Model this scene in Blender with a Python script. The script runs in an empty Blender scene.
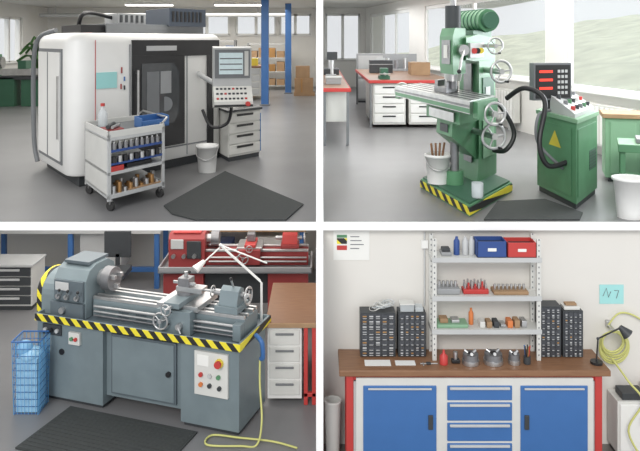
import bpy, math, random, bmesh
from mathutils import Vector, Matrix
random.seed(4)
MATS={}
def M(name,col,rough=.5,metal=0,noise=0.06,scale=6,emis=0,alpha=1):
    m=bpy.data.materials.new(name); m.use_nodes=True
    nt=m.node_tree; b=nt.nodes['Principled BSDF']
    c=(col[0],col[1],col[2],1)
    b.inputs['Base Color'].default_value=c
    b.inputs['Roughness'].default_value=rough; b.inputs['Metallic'].default_value=metal
    if noise>0:
        tc=nt.nodes.new('ShaderNodeTexCoord'); n=nt.nodes.new('ShaderNodeTexNoise')
        n.inputs['Scale'].default_value=scale; n.inputs['Detail'].default_value=5
        mx=nt.nodes.new('ShaderNodeMix'); mx.data_type='RGBA'
        mx.inputs['A'].default_value=tuple(max(0,x*(1-noise*1.6)) for x in col)+(1,)
        mx.inputs['B'].default_value=tuple(min(1,x*(1+noise*1.6)) for x in col)+(1,)
        nt.links.new(tc.outputs['Object'],n.inputs['Vector'])
        nt.links.new(n.outputs['Fac'],mx.inputs['Factor'])
        nt.links.new(mx.outputs['Result'],b.inputs['Base Color'])
    if emis:
        b.inputs['Emission Color'].default_value=c; b.inputs['Emission Strength'].default_value=emis
    if alpha<1: b.inputs['Alpha'].default_value=alpha
    MATS[name]=m; return name
def stripes(name,c1,c2,freq,vec):
    m=bpy.data.materials.new(name); m.use_nodes=True; nt=m.node_tree; b=nt.nodes['Principled BSDF']
    tc=nt.nodes.new('ShaderNodeTexCoord'); d=nt.nodes.new('ShaderNodeVectorMath'); d.operation='DOT_PRODUCT'
    d.inputs[1].default_value=vec
    a=nt.nodes.new('ShaderNodeMath'); a.operation='MULTIPLY'; a.inputs[1].default_value=freq
    f=nt.nodes.new('ShaderNodeMath'); f.operation='FRACT'
    g=nt.nodes.new('ShaderNodeMath'); g.operation='GREATER_THAN'; g.inputs[1].default_value=.5
    mx=nt.nodes.new('ShaderNodeMix'); mx.data_type='RGBA'
    mx.inputs['A'].default_value=c1+(1,); mx.inputs['B'].default_value=c2+(1,)
    L=nt.links.new
    L(tc.outputs['Object'],d.inputs[0]); L(d.outputs['Value'],a.inputs[0]); L(a.outputs[0],f.inputs[0]); L(f.outputs[0],g.inputs[0])
    L(g.outputs[0],mx.inputs['Factor']); L(mx.outputs['Result'],b.inputs['Base Color'])
    b.inputs['Roughness'].default_value=.5; MATS[name]=m; return name
def wood(name,c1,c2,scale=(2,14,14)):
    m=bpy.data.materials.new(name); m.use_nodes=True; nt=m.node_tree; b=nt.nodes['Principled BSDF']
    tc=nt.nodes.new('ShaderNodeTexCoord'); mp=nt.nodes.new('ShaderNodeMapping'); mp.inputs['Scale'].default_value=scale
    n=nt.nodes.new('ShaderNodeTexNoise'); n.inputs['Scale'].default_value=3; n.inputs['Detail'].default_value=8
    mx=nt.nodes.new('ShaderNodeMix'); mx.data_type='RGBA'
    mx.inputs['A'].default_value=c1+(1,); mx.inputs['B'].default_value=c2+(1,)
    L=nt.links.new
    L(tc.outputs['Object'],mp.inputs[0]); L(mp.outputs[0],n.inputs['Vector']); L(n.outputs['Fac'],mx.inputs['Factor']); L(mx.outputs['Result'],b.inputs['Base Color'])
    b.inputs['Roughness'].default_value=.42; MATS[name]=m; return name

M('white',(.82,.82,.80),.4,0,.02); M('offwhite',(.66,.66,.63),.5,0,.05); M('wallwhite',(.76,.75,.72),.8,0,.03,2)
M('partition_paint',(.95,.95,.95),.8,0,0)
M('wallcream',(.72,.70,.66),.8,0,.04,1.5)
M('black',(.018,.018,.02),.4,0,.1); M('dark',(.045,.05,.055),.5,0,.1); M('darkblue',(.05,.065,.09),.4)
M('grey',(.32,.33,.34),.5); M('lgrey',(.52,.53,.53),.5); M('mgrey',(.18,.19,.20),.5)
M('steel',(.55,.55,.55),.32,.85,.14,12); M('dsteel',(.27,.27,.28),.4,.7,.2,12)
M('green',(.10,.26,.135),.42,0,.12); M('dgreen',(.04,.125,.075),.5); M('lgreen',(.24,.42,.27),.5)
M('bluegrey',(.20,.25,.27),.38,.1,.12,4); M('dbluegrey',(.12,.15,.17),.42,.1)
M('blue',(.05,.155,.40),.4,0,.05); M('dblue',(.03,.075,.26),.5); M('lblue',(.25,.50,.75),.5); M('skyblue',(.12,.38,.70),.4)
M('red',(.52,.05,.045),.45); M('dred',(.33,.05,.05),.5); M('yellow',(.75,.60,.06),.5); M('orange',(.65,.2,.06),.5)
M('ycable',(.58,.58,.20),.5); M('cyanpaper',(.36,.70,.69),.7,0,.03); M('paper',(.82,.82,.79),.8,0,.02)
M('cardboard',(.36,.23,.13),.8,0,.15); M('screen',(.50,.60,.62),.2,0,.1,20,.3); M('glassdark',(.07,.075,.08),.1,0,.25,3)
M('glass',(.7,.8,.8),.05,0,0,alpha=.08); M('bag',(.35,.60,.85),.35,0,.2,14); M('drawerfront',(.06,.065,.075),.25,0,.5,50)
M('clear',(.75,.80,.82),.1,0,.1,alpha=.5); M('digits',(.9,.05,.03),.4,0,0,emis=1.0)
M('lamp_glow',(1,.98,.92),.4,0,0,emis=5); M('leaf',(.05,.15,.035),.6,0,.4,12); M('mat',(.045,.05,.05),.75,0,.15,40)
M('grass',(.62,.64,.50),.9,0,.28,.5); M('floorgrey',(.20,.20,.205),.36,0,.14,1.0); M('brownfloor',(.2,.19,.18),.4,0,.1,1.2)
M('rubber',(.03,.03,.03),.7); M('copper',(.45,.25,.1),.35,.7); M('ceilingw',(.62,.61,.58),.8,0,.03)
stripes('tape',(.02,.02,.02),(.82,.70,.04),7,(.95,-.5,1.0))
wood('woodtop',(.17,.08,.04),(.32,.17,.09)); wood('wooddark',(.20,.10,.06),(.29,.17,.10))

class B:
    """mesh builder; local coordinates are relative to frame origin o"""
    def __init__(s,name,o=(0,0,0),ex=(1,0),ey=(0,1),bevel=0.006):
        s.name=name; s.org=Vector(o); s.frame(o,ex,ey); s.v=[];s.f=[];s.mi=[];s.sm=[];s.ms=[];s.bevel=bevel
    def frame(s,o,ex=(1,0),ey=(0,1)):
        s.o=Vector(o); s.ex=Vector((ex[0],ex[1],0)); s.ey=Vector((ey[0],ey[1],0)); return s
    def T(s,p): return s.o+s.ex*p[0]+s.ey*p[1]+Vector((0,0,p[2]))
    def m(s,n):
        if n not in s.ms: s.ms.append(n)
        return s.ms.index(n)
    def add(s,vs,fs,mat,smooth=False,world=False):
        k=len(s.v); s.v+= [v if world else s.T(v) for v in vs]
        i=s.m(mat)
        for f in fs: s.f.append([k+a for a in f]); s.mi.append(i); s.sm.append(smooth)
    def box(s,x0,x1,y0,y1,z0,z1,mat):
        vs=[(x,y,z) for z in(z0,z1) for y in(y0,y1) for x in(x0,x1)]
        s.add(vs,[(0,2,3,1),(4,5,7,6),(0,1,5,4),(2,6,7,3),(0,4,6,2),(1,3,7,5)],mat)
    def ext(s,pts,ax,d0,d1,mat,smooth=False):
        n=len(pts)
        def mk(p,d):
            return (d,p[0],p[1]) if ax=='x' else ((p[0],d,p[1]) if ax=='y' else (p[0],p[1],d))
        vs=[mk(p,d0) for p in pts]+[mk(p,d1) for p in pts]
        s.add(vs,[tuple(range(n))[::-1],tuple(range(n,2*n))],mat)
        s.add(vs,[(i,(i+1)%n,n+(i+1)%n,n+i) for i in range(n)],mat,smooth)
    def loft(s,rings,mat,smooth=True):
        n=len(rings[0]); vs=[p for r in rings for p in r]
        s.add(vs,[(j*n+i,j*n+(i+1)%n,(j+1)*n+(i+1)%n,(j+1)*n+i) for j in range(len(rings)-1) for i in range(n)],mat,smooth)
        s.add(vs,[tuple(range(n))[::-1],tuple(range((len(rings)-1)*n,len(rings)*n))],mat)
    def ring(s,c,ax,r,n):
        ax=ax.normalized(); a=ax.orthogonal().normalized(); b=ax.cross(a)
        return [c+a*r*math.cos(2*math.pi*i/n)+b*r*math.sin(2*math.pi*i/n) for i in range(n)]
    def cyl(s,p0,p1,r,mat,r2=None,n=20):
        a=s.T(p0);b=s.T(p1);r2=r if r2 is None else r2
        vs=s.ring(a,b-a,r,n)+s.ring(b,b-a,r2,n)
        s.add(vs,[tuple(range(n))[::-1],tuple(range(n,2*n))],mat,False,True)
        s.add(vs,[(i,(i+1)%n,n+(i+1)%n,n+i) for i in range(n)],mat,True,True)
    def tube(s,pts,r,mat,n=8,sub=1):
        P=[s.T(p) for p in pts]
        if sub>1:
            Q=[]
            for i in range(len(P)-1):
                p0=P[max(i-1,0)];p1=P[i];p2=P[i+1];p3=P[min(i+2,len(P)-1)]
                for k in range(sub):
                    t=k/sub
                    Q.append(.5*((2*p1)+(p2-p0)*t+(2*p0-5*p1+4*p2-p3)*t*t+(3*p1-p0-3*p2+p3)*t**3))
            Q.append(P[-1]);P=Q
        vs=[];up=None
        for i,p in enumerate(P):
            d=(P[min(i+1,len(P)-1)]-P[max(i-1,0)]).normalized()
            if up is None: up=d.orthogonal().normalized()
            up=(up-d*up.dot(d)); up=up.normalized() if up.length>1e-5 else d.orthogonal().normalized()
            b=d.cross(up)
            vs+=[p+up*r*math.cos(2*math.pi*k/n)+b*r*math.sin(2*math.pi*k/n) for k in range(n)]
        fs=[(i*n+k,i*n+(k+1)%n,(i+1)*n+(k+1)%n,(i+1)*n+k) for i in range(len(P)-1) for k in range(n)]
        s.add(vs,fs,mat,True,True)
        s.add(vs,[tuple(range(n))[::-1],tuple(range((len(P)-1)*n,len(P)*n))],mat,False,True)
    def rev(s,c,prof,mat,n=24,axis=(0,0,1)):
        c=s.T(c); ax=Vector(axis).normalized(); vs=[]
        for r,z in prof: vs+=s.ring(c+ax*z,ax,max(r,1e-4),n)
        fs=[(i*n+k,i*n+(k+1)%n,(i+1)*n+(k+1)%n,(i+1)*n+k) for i in range(len(prof)-1) for k in range(n)]
        s.add(vs,fs,mat,True,True)
        s.add(vs,[tuple(range(n))[::-1],tuple(range((len(prof)-1)*n,len(prof)*n))],mat,False,True)
    def sph(s,c,r,mat,sc=(1,1,1)):
        c=s.T(c);n=12;k=8;vs=[]
        for j in range(k+1):
            th=math.pi*j/k
            for i in range(n):
                ph=2*math.pi*i/n
                vs.append(c+Vector((r*sc[0]*math.sin(th)*math.cos(ph),r*sc[1]*math.sin(th)*math.sin(ph),-r*sc[2]*math.cos(th))))
        s.add(vs,[(j*n+i,j*n+(i+1)%n,(j+1)*n+(i+1)%n,(j+1)*n+i) for j in range(k) for i in range(n)],mat,True,True)
    def tor(s,c,axis,R,r,mat,n=24,m=8):
        c=s.T(c); ax=(s.ex*axis[0]+s.ey*axis[1]+Vector((0,0,axis[2]))).normalized()
        a=ax.orthogonal().normalized();b=ax.cross(a);vs=[]
        for i in range(n):
            t=2*math.pi*i/n;d=a*math.cos(t)+b*math.sin(t)
            for k in range(m):
                q=2*math.pi*k/m; vs.append(c+d*(R+r*math.cos(q))+ax*r*math.sin(q))
        s.add(vs,[(i*m+k,((i+1)%n)*m+k,((i+1)%n)*m+(k+1)%m,i*m+(k+1)%m) for i in range(n) for k in range(m)],mat,True,True)
    def wheel(s,c,axis,R,mat='steel',hub='steel'):
        s.tor(c,axis,R,R*.13,mat)
        C=s.T(c); ax=(s.ex*axis[0]+s.ey*axis[1]+Vector((0,0,axis[2]))).normalized()
        a=ax.orthogonal().normalized();b=ax.cross(a)
        so,sx,sy=s.o,s.ex,s.ey; s.o,s.ex,s.ey=Vector(),Vector((1,0,0)),Vector((0,1,0))
        for k in range(3):
            t=k*2.094+.4; d=a*math.cos(t)+b*math.sin(t)
            s.cyl(C,C+d*R,R*.08,mat,n=8)
        s.cyl(C-ax*R*.25,C+ax*R*.25,R*.26,hub,n=14)
        d=a*math.cos(1.2)+b*math.sin(1.2)
        s.cyl(C+d*R,C+d*R+ax*R*.6,R*.1,'black',n=10)
        s.o,s.ex,s.ey=so,sx,sy
    def done(s):
        me=bpy.data.meshes.new(s.name)
        me.from_pydata([tuple(v-s.org) for v in s.v],[],s.f)
        for n in s.ms: me.materials.append(MATS[n])
        for p,i,q in zip(me.polygons,s.mi,s.sm): p.material_index=i; p.use_smooth=q
        me.update()
        ob=bpy.data.objects.new(s.name,me); ob.location=s.org
        bpy.context.scene.collection.objects.link(ob)
        bm=bmesh.new(); bm.from_mesh(me); bmesh.ops.recalc_face_normals(bm,faces=bm.faces); bm.to_mesh(me); bm.free()
        if s.bevel>0:
            md=ob.modifiers.new('edge_bevel','BEVEL'); md.width=s.bevel; md.segments=2; md.limit_method='ANGLE'; md.angle_limit=math.radians(50)
        return ob

def wall(name,o,ex,L,H,t,ops,mat):
    e=Vector(ex).normalized(); w=B(name,o,(e.x,e.y),(-e.y,e.x),0)
    xs=0
    for (a,b,z0,z1) in sorted(ops):
        w.box(xs,a,0,t,0,H,mat)
        if z0>0: w.box(a,b,0,t,0,z0,mat)
        if z1<H: w.box(a,b,0,t,z1,H,mat)
        xs=b
    w.box(xs,L,0,t,0,H,mat); return w.done()
def window(name,o,ex,a,b,z0,z1,t,n=2,fm='white',f=.07):
    e=Vector(ex).normalized(); w=B(name,o,(e.x,e.y),(-e.y,e.x),.004)
    g=.005; y0=min(.06,t*.3)
    w.box(a+g,b-g,y0,t*.8,z0+g,z0+f,fm);w.box(a+g,b-g,y0,t*.8,z1-f,z1-g,fm)
    w.box(a+g,a+f,y0,t*.8,z0+g,z1-g,fm);w.box(b-f,b-g,y0,t*.8,z0+g,z1-g,fm)
    for k in range(1,n):
        x=a+(b-a)*k/n; w.box(x-.05,x+.05,y0,t*.8,z0+g,z1-g,fm)
    w.box(a+f,b-f,t*.5,t*.5+.005,z0+f,z1-f,'glass')
    w.box(a+g,b-g,-.12,y0,z0+.005,z0+.03,fm)
    return w.done()

# ---------------------------------------------------------------- SHELL (two-storey cutaway workshop)
ZL=-2.0
O0=(0,0,0)
w=B('floor_slab',O0,bevel=0); w.box(-9.7,6.0,6.15,24.3,-.072,-.002,'partition_paint'); w.done()
w=B('floor',O0,bevel=0); w.box(-9.5,-.035,6.17,24.0,-.002,0.0,'floorgrey'); w.done()
w=B('floor',O0,bevel=0); w.box(.035,5.8,6.17,24.0,-.002,0.0,'floorgrey'); w.done()
w=B('floor',O0,bevel=0); w.box(-5.4,-.02,4.6,11,ZL-.1,ZL,'floorgrey'); w.done()
w=B('floor',O0,bevel=0); w.box(.02,4,4.6,6.6,ZL-.1,ZL,'brownfloor'); w.done()
w=B('wall_partition_upper',O0,bevel=0); w.box(-.034,.028,6.15,24,0,2.7,'partition_paint'); w.done()
w=B('wall_partition_lower',O0,bevel=0); w.box(-.031,.026,5.6,11,ZL,-.072,'partition_paint'); w.done()
w=B('ceiling',O0,bevel=0); w.box(-9.7,6.0,6.15,24.3,2.7,2.8,'ceilingw'); w.done()
wall('wall_back_left',(-9.6,24,0),(1,0),9.57,2.7,.25,[(4.9,6.5,1.75,2.5),(6.7,8.1,1.75,2.5),(8.2,9.3,1.75,2.5)],'wallwhite')
for k,(a,b) in enumerate([(4.9,6.5),(6.7,8.1),(8.2,9.3)]): window('window_%d'%(k+1),(-9.6,24,0),(1,0),a,b,1.75,2.5,.25,2)
wall('wall_left',(-9.3,6.3,0),(0,1),17.6,2.7,.25,[(10.2,12.6,.9,2.3),(13.2,15.6,.9,2.3)],'wallwhite')
window('window_4',(-9.3,6.3,0),(0,1),10.2,12.6,.9,2.3,.25,3); window('window_5',(-9.3,6.3,0),(0,1),13.2,15.6,.9,2.3,.25,3)
wall('wall_back_right',(.03,24,0),(1,0),2.2,2.7,.25,[(.15,1.35,.9,2.5)],'wallwhite')
window('window_6',(.03,24,0),(1,0),.15,1.35,.9,2.5,.25,2)
WO=(1.56,24,0); WD=(2.98,-17.9)
Lw=Vector(WD).length
def t_at(Y): return (24-Y)/17.9*Lw
ops=[(t_at(23.3),t_at(18.9),.88,2.45),(t_at(17.6),t_at(11.35),.88,2.45),(t_at(10.75),t_at(6.9),.84,2.45)]
wall('wall_right',WO,WD,Lw,2.7,.10,ops,'wallwhite')
for k,(a,b,z0,z1) in enumerate(ops): window('window_%d'%(k+7),WO,WD,a,b,z0,z1,.10,[3,2,2][k],f=.09)
g=B('ground_meadow',(10,15,-1),bevel=0)
n=16;vs=[];fs=[]
for i in range(n):
    for j in range(n):
        vs.append((-3.2+i*4.0,-22+j*8,(-.3+i*.62+.5*math.sin(i*1.3+j))))
for i in range(n-1):
    for j in range(n-1): fs.append((i*n+j,(i+1)*n+j,(i+1)*n+j+1,i*n+j+1))
g.add(vs,fs,'grass',True); g.done()
wall('wall_back_lower',(-5.4,11,ZL),(1,0),5.37,1.92,.2,[],'wallwhite')
wall('wall_left_lower',(-5.3,4.6,ZL),(0,1),6.3,1.92,.15,[],'wallwhite')
wall('wall_back_bench',(.03,6.24,ZL),(1,0),3.9,1.925,.12,[],'wallcream')

# ---------------------------------------------------------------- ROOM 1
def rrect(x0,x1,y0,y1,r,inset=0,n=6):
    x0+=inset;x1-=inset;y0+=inset;y1-=inset;r=max(r-inset,.01);P=[]
    for cx,cy,a in((x1-r,y0+r,-90),(x1-r,y1-r,0),(x0+r,y1-r,90),(x0+r,y0+r,180)):
        for k in range(n+1):
            t=math.radians(a+90*k/n); P.append((cx+r*math.cos(t),cy+r*math.sin(t)))
    return P
ex=(.545,.839); ey=(-.557,.83)
c=B('cnc_lathe',(-2.61,7.47,0),ex,ey,.01)
c.box(.08,2.36,.1,1.6,0,.14,'dark')
def shell(x0,x1,y0,y1,r,z0,z1,mat,rt=.12):
    rings=[[(p[0],p[1],z) for p in rrect(x0,x1,y0,y1,r,i)] for z,i in ((z0,.02),(z0+.03,0),(z1-rt,0),(z1-rt*.6,.015),(z1-rt*.25,.05),(z1,.13))]
    c.loft(rings,mat)
shell(-.06,2.46,0,1.76,.30,.12,1.68,'white')
c.box(-.075,-.055,.34,1.46,.22,1.5,'mgrey'); c.box(-.09,-.07,.38,1.42,.26,1.46,'white')
c.box(-.11,-.09,.42,.46,.5,1.2,'steel'); c.box(-.095,-.085,.92,.95,.26,1.46,'mgrey')
c.tube([(-.08,1.5,.1),(-.11,1.58,.4),(-.11,1.6,1.3),(-.05,1.55,1.62),(.1,1.2,1.72)],.03,'mgrey',sub=5)
c.box(0.78,2.30,-.015,.02,1.40,1.60,'black'); c.box(1.0,1.5,-.02,0,1.47,1.53,'lgrey')
c.box(.78,1.64,-.02,.02,.30,1.42,'black')
c.ext([(.92,.58),(.92,1.32),(1.44,1.32),(1.54,1.2),(1.54,.70),(1.44,.58)],'y',-.028,-.015,'glassdark')
c.box(1.0,1.2,-.032,-.025,.70,1.22,'mgrey'); c.box(1.22,1.4,-.032,-.025,.95,1.22,'grey'); c.cyl((1.3,-.03,.82),(1.3,-.036,.82),.09,'mgrey')
c.box(.83,.86,-.08,-.06,.5,1.25,'steel'); c.box(.83,.86,-.07,0,.5,.54,'steel'); c.box(.83,.86,-.07,0,1.21,1.25,'steel')
c.box(.74,.76,-.012,.01,.15,1.55,'grey')
c.box(1.68,1.70,-.008,.01,.15,1.40,'grey'); c.box(2.06,2.18,-.02,.01,.2,1.40,'black'); c.box(.25,2.16,-.008,0,.27,.285,'mgrey')
c.box(.257,.265,-.006,0,.3,1.6,'red'); c.box(.257,.265,.14,.9,1.681,1.684,'red')
c.box(.27,.56,-.010,0,1.06,1.24,'cyanpaper'); c.box(.62,.64,-.010,0,1.22,1.29,'dred'); c.box(.66,.68,-.010,0,1.13,1.18,'blue'); c.box(.61,.63,-.010,0,1.04,1.10,'dred');c.box(.66,.68,-.010,0,1.03,1.08,'dark')
c.box(.6,2.3,.5,1.5,1.68,1.80,'mgrey'); c.box(1.60,2.3,.42,1.3,1.78,2.02,'darkblue'); c.box(.25,.7,.55,1.45,1.68,1.78,'black')
c.box(.8,1.25,.55,1.1,1.80,1.93,'grey')
for k in range(5): c.box(.83+.085*k,.87+.085*k,.54,.55,1.82,1.91,'dark')
for k in range(8): c.box(1.65+.075*k,1.69+.075*k,.41,.42,1.84,1.98,'black')
c.tube([(.3,.8,1.78),(.32,.7,1.90),(.5,.8,1.93),(.8,.8,1.88)],.025,'black',sub=5)
c.frame((-1.10,8.80,0),(.97,.24),(-.24,.97))
c.ext([(.0,1.02),(0,1.5),(.12,1.52),(.16,1.0)],'x',-.24,.24,'lgrey'); c.box(-.22,.22,-.01,0,1.12,1.48,'mgrey')
c.box(-.17,.13,-.016,-.008,1.17,1.44,'screen'); c.box(.15,.2,-.016,-.008,1.15,1.46,'offwhite')
for k in range(3): c.box(-.16,.12,-.019,-.015,1.22+.07*k,1.235+.07*k,'mgrey')
c.ext([(-.14,.78),(-.14,.84),(0,1.02),(.16,1.0),(.1,.74)],'x',-.24,.24,'offwhite')
for i in range(8):
    for j in range(3):
        y=-.125+j*.045; c.box(-.21+i*.05,-.18+i*.05,y,y+.03,.862+j*.058,.885+j*.058,'dark' if (i*3+j)%7 else 'red')
c.box(-.24,.24,-.146,-.13,.775,.80,'black'); c.cyl((.17,-.15,.81),(.17,-.2,.81),.03,'red',n=14)
c.tube([(-.1,.1,1.0),(-.3,.25,1.1),(-.45,.45,1.2)],.035,'lgrey',sub=4); c.tube([(0,.06,.8),(-.05,.1,.55),(-.25,.15,.5),(-.35,.3,.7)],.02,'black',sub=5)
c.done()

t=B('tool_trolley',(-1.96,6.47,0),(.499,.866),(-.515,.858),.005)
W,D,Hh=.76,.95,.72
for x in (0,W-.04):
    for y in (0,D-.04): t.box(x,x+.04,y,y+.04,.1,Hh,'lgrey')
for x in (.05,W-.05):
    for y in (.05,D-.05):
        t.cyl((x-.015,y,.045),(x+.015,y,.045),.045,'rubber',n=16); t.box(x-.02,x+.02,y-.02,y+.02,.06,.11,'steel')
t.box(0,W,0,D,.12,.16,'lgrey'); t.box(0,W,0,D,.34,.37,'lgrey'); t.box(0,W,0,D,.66,.69,'lgrey')
t.box(0,.015,.04,D-.04,.14,.68,'offwhite'); t.box(0,W,D-.015,D,.14,.68,'offwhite')
for a in ((0,W,0,.02),(0,W,D-.02,D),(0,.02,0,D),(W-.02,W,0,D)): t.box(*a,.69,.75,'offwhite')
t.box(.03,W-.03,.03,D-.03,.69,.70,'mgrey')
t.box(.04,W-.04,-.004,.2,.55,.575,'dblue'); t.box(.04,W-.04,-.004,.2,.43,.45,'dblue')
for k in range(9):
    x=.08+k*.072
    t.cyl((x,.02,.575),(x,.02,.63),.024,'dsteel',n=10); t.cyl((x,.02,.63),(x,.02,.65),.012,'steel',n=8); t.cyl((x,.02,.45),(x,.02,.51),.026,'steel' if k%2 else 'black',n=10)
    for y in(.03,.1,.17): t.cyl((x,y,.16),(x,y,.20+.03*((k+int(y*40))%3)),.022,'copper' if k%2 else 'steel',n=10)
t.box(.03,.2,.0,.2,.37,.42,'red'); t.box(.26,.7,.0,.2,.16,.175,'cardboard')
t.box(.26,.6,.05,.2,.37,.41,'black')
t.tube([(W-.02,.04,.75),(W+.06,.06,.80),(W+.06,D-.06,.80),(W-.02,D-.04,.75)],.012,'steel')
t.done()
b=B('parts_bin',(-1.78,6.99,.705),(.5,.866),(-.515,.858),.004)
b.box(0,.4,0,.26,0,.02,'blue')
b.box(0,.4,0,.012,.0,.08,'blue');b.box(0,.4,.25,.262,0,.11,'blue');b.box(0,.012,0,.26,0,.11,'blue');b.box(.388,.4,0,.26,0,.11,'blue'); b.done()
b=B('spray_bottle',(-2.26,7.28,.702),bevel=0); b.rev((0,0,0),[(.045,0),(.05,.02),(.05,.13),(.03,.17),(.018,.19),(.018,.21)],'clear',16); b.cyl((0,0,.21),(0,0,.24),.022,'red',n=12); b.done()
b=B('hand_tool_tray',(-2.05,6.8,.702),(.5,.866),(-.515,.858),.003); b.box(-.06,.2,.0,.3,0,.02,'dred'); b.cyl((.0,.05,.045),(.15,.25,.045),.02,'dark'); b.cyl((.05,.02,.04),(.2,.18,.04),.015,'steel'); b.done()
def bucket(name,p,r,h):
    b=B(name,p,bevel=0)
    b.rev((0,0,0),[(r*.8,0),(r*.97,h*.9),(r*1.05,h*.9),(r*1.05,h),(r*.95,h),(r*.78,.02)],'white',24)
    b.tube([(r*1.04,0,h*.92),(r*.8,-r*.8,h*.62),(0,-r*1.15,h*.5),(-r*.8,-r*.8,h*.62),(-r*1.04,0,h*.92)],.006,'steel',sub=5,n=6); b.done()
bucket('plastic_bucket',(-1.37,8.50,0),.13,.33)
def drawercab(name,o,ex,ey,W,D,H,n,front='offwhite',body='offwhite',handle='black',top=None):
    d=B(name,o,ex,ey,.005); d.box(.02,W-.02,.03,D,0,.06,'dark'); d.box(0,W,.01,D,.06,H-.03,body)
    d.box(-.02,W+.02,-.03,D,H-.03,H,top or body)
    z=.08;hs=(H-.12)/n
    for k in range(n):
        d.box(.015,W-.015,-.01,.01,z+k*hs+.008,z+(k+1)*hs-.008,front)
        d.box(W*.25,W*.75,-.025,-.01,z+(k+1)*hs-.05,z+(k+1)*hs-.02,handle)
    return d
d=drawercab('drawer_cabinet',(-1.20,9.15,0),(.62,.785),(-.40,.916),.62,.72,.68,4,top='dark')
d.box(.6,.62,-.012,.02,.08,.6,'blue'); d.box(.1,.4,.1,.4,.68,.69,'paper');d.done()
m=B('floor_mat',(-.9,7,0),bevel=0)
m.frame(O0); m.ext([(-1.50,6.72),(-1.15,8.48),(-.16,6.78),(-.30,6.19),(-1.1,6.19),(-1.35,6.4)],'z',.001,.014,'mat'); m.done()
for i,(x,y) in enumerate([(-1.35,17.2),(-.95,21.0)]):
    p=B('steel_column',(x,y,0),bevel=.01); p.box(-.09,.09,-.09,.09,0,2.69,'blue'); p.box(-.13,.13,-.13,.13,0,.03,'mgrey'); p.done()
def shelfunit(x,y,hgt=1.5,nsh=3,cols=('cardboard','copper','cardboard','offwhite')):
    sh=B('storage_shelf',(x,y,0),bevel=.005)
    for xx in (-.62,.58):
        for yy in (0,.5): sh.box(xx,xx+.04,yy,yy+.04,0,hgt,'mgrey')
    for k in range(nsh+1):
        z=.12+k*(hgt-.17)/nsh
        sh.box(-.62,.62,0,.54,z,z+.03,'lgrey')
        if k<nsh:
            for j in range(4): sh.box(-.56+j*.29,-.56+j*.29+.24,.03,.45,z+.03,z+.03+random.uniform(.18,.34),random.choice(cols))
    sh.done()
shelfunit(-1.7,22.4); shelfunit(-3.4,22.9,1.6,3,('blue','grey','cardboard','offwhite')); shelfunit(-8.4,22.9,1.7,4,('grey','blue','lgreen','offwhite'))
pb=B('cardboard_box_stack',(-.75,20.0,0),bevel=.005); pb.box(0,.6,0,.5,0,.1,'cardboard'); pb.box(.02,.55,.02,.45,.1,.5,'cardboard'); pb.box(.05,.45,.05,.4,.5,.85,'cardboard'); pb.box(.2,.25,.0,.02,.1,.5,'copper'); pb.done()
wb=B('workbench',(-2.5,18.8,0)); wb.box(-.1,1.0,0,1.2,.85,.9,'woodtop'); wb.box(0,.42,.03,1.1,.1,.85,'blue'); wb.box(.5,.9,.03,1.1,.1,.85,'offwhite')
for k in range(4): wb.box(.53,.87,.01,.03,.14+.18*k,.28+.18*k,'lgrey')
for x in(-.1,.93): wb.box(x,x+.05,0,.05,0,.85,'blue')
wb.box(.1,.4,.3,.6,.9,1.25,'lgrey'); wb.box(.5,.8,.3,.5,.9,1.1,'yellow'); wb.done()
mm=B('bench_grinder',(-2.6,21.2,0)); mm.box(-.3,.3,-.25,.25,0,.9,'yellow'); mm.cyl((-.35,0,1.1),(.35,0,1.1),.16,'mgrey'); mm.box(-.25,.25,-.15,.15,.9,1.2,'yellow'); mm.done()
gm=B('turning_lathe',(-7.9,16.8,0)); gm.box(0,.55,0,.7,0,.7,'dgreen'); gm.box(-1,.0,0.05,.6,0,.65,'dgreen'); gm.box(-1,1.2,0,.7,.65,.72,'dark'); gm.box(.7,1.2,.05,.6,0,.65,'dgreen')
gm.box(-.6,.0,.1,.6,.72,1.25,'green'); gm.box(0,1.1,.2,.45,.75,.9,'steel'); gm.cyl((0,.33,1.05),(.15,.33,1.05),.14,'steel'); gm.box(.6,.8,.1,.5,.9,1.1,'dgreen'); gm.done()
pl=B('potted_plant',(-7.6,19.0,0),bevel=0); pl.rev((0,0,0),[(.2,0),(.28,.45),(.25,.45),(.24,.4)],'offwhite')
for k in range(40):
    a=random.uniform(0,6.28);r=random.uniform(.2,.7);z=random.uniform(.8,1.7)
    pl.tube([(0,0,.4),(r*.4*math.cos(a),r*.4*math.sin(a),z),(r*math.cos(a),r*math.sin(a),z-.15)],.04,'leaf',sub=3,n=4)
pl.done()
tb=B('side_table',(-5.6,20,0)); tb.box(0,1.6,0,.8,.78,.83,'lgrey')
for x in(.02,1.5):
    for y in(.02,.7): tb.box(x,x+.06,y,y+.06,0,.78,'dark')
tb.box(.2,.6,.2,.5,.83,1.1,'lgreen'); tb.done()
for i,(x,y) in enumerate([(-5,20.5),(-2.4,20.5),(-6.5,16),(-2.5,14),(2.2,13)]):
    l=B('ceiling_lamp',(x,y,2.6)); l.box(-.7,.7,-.12,.12,.03,.098,'white'); l.box(-.68,.68,-.1,.1,0,.03,'lamp_glow'); l.done()
hp=B('ceiling_pipe',(-6,22.5,2.4),bevel=0); hp.cyl((-3,0,0),(5,0,0),.06,'lgrey'); hp.cyl((-2.5,0,0),(-2.5,0,.295),.02,'steel',n=8); hp.cyl((4,0,0),(4,0,.295),.02,'steel',n=8); hp.done()

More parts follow.
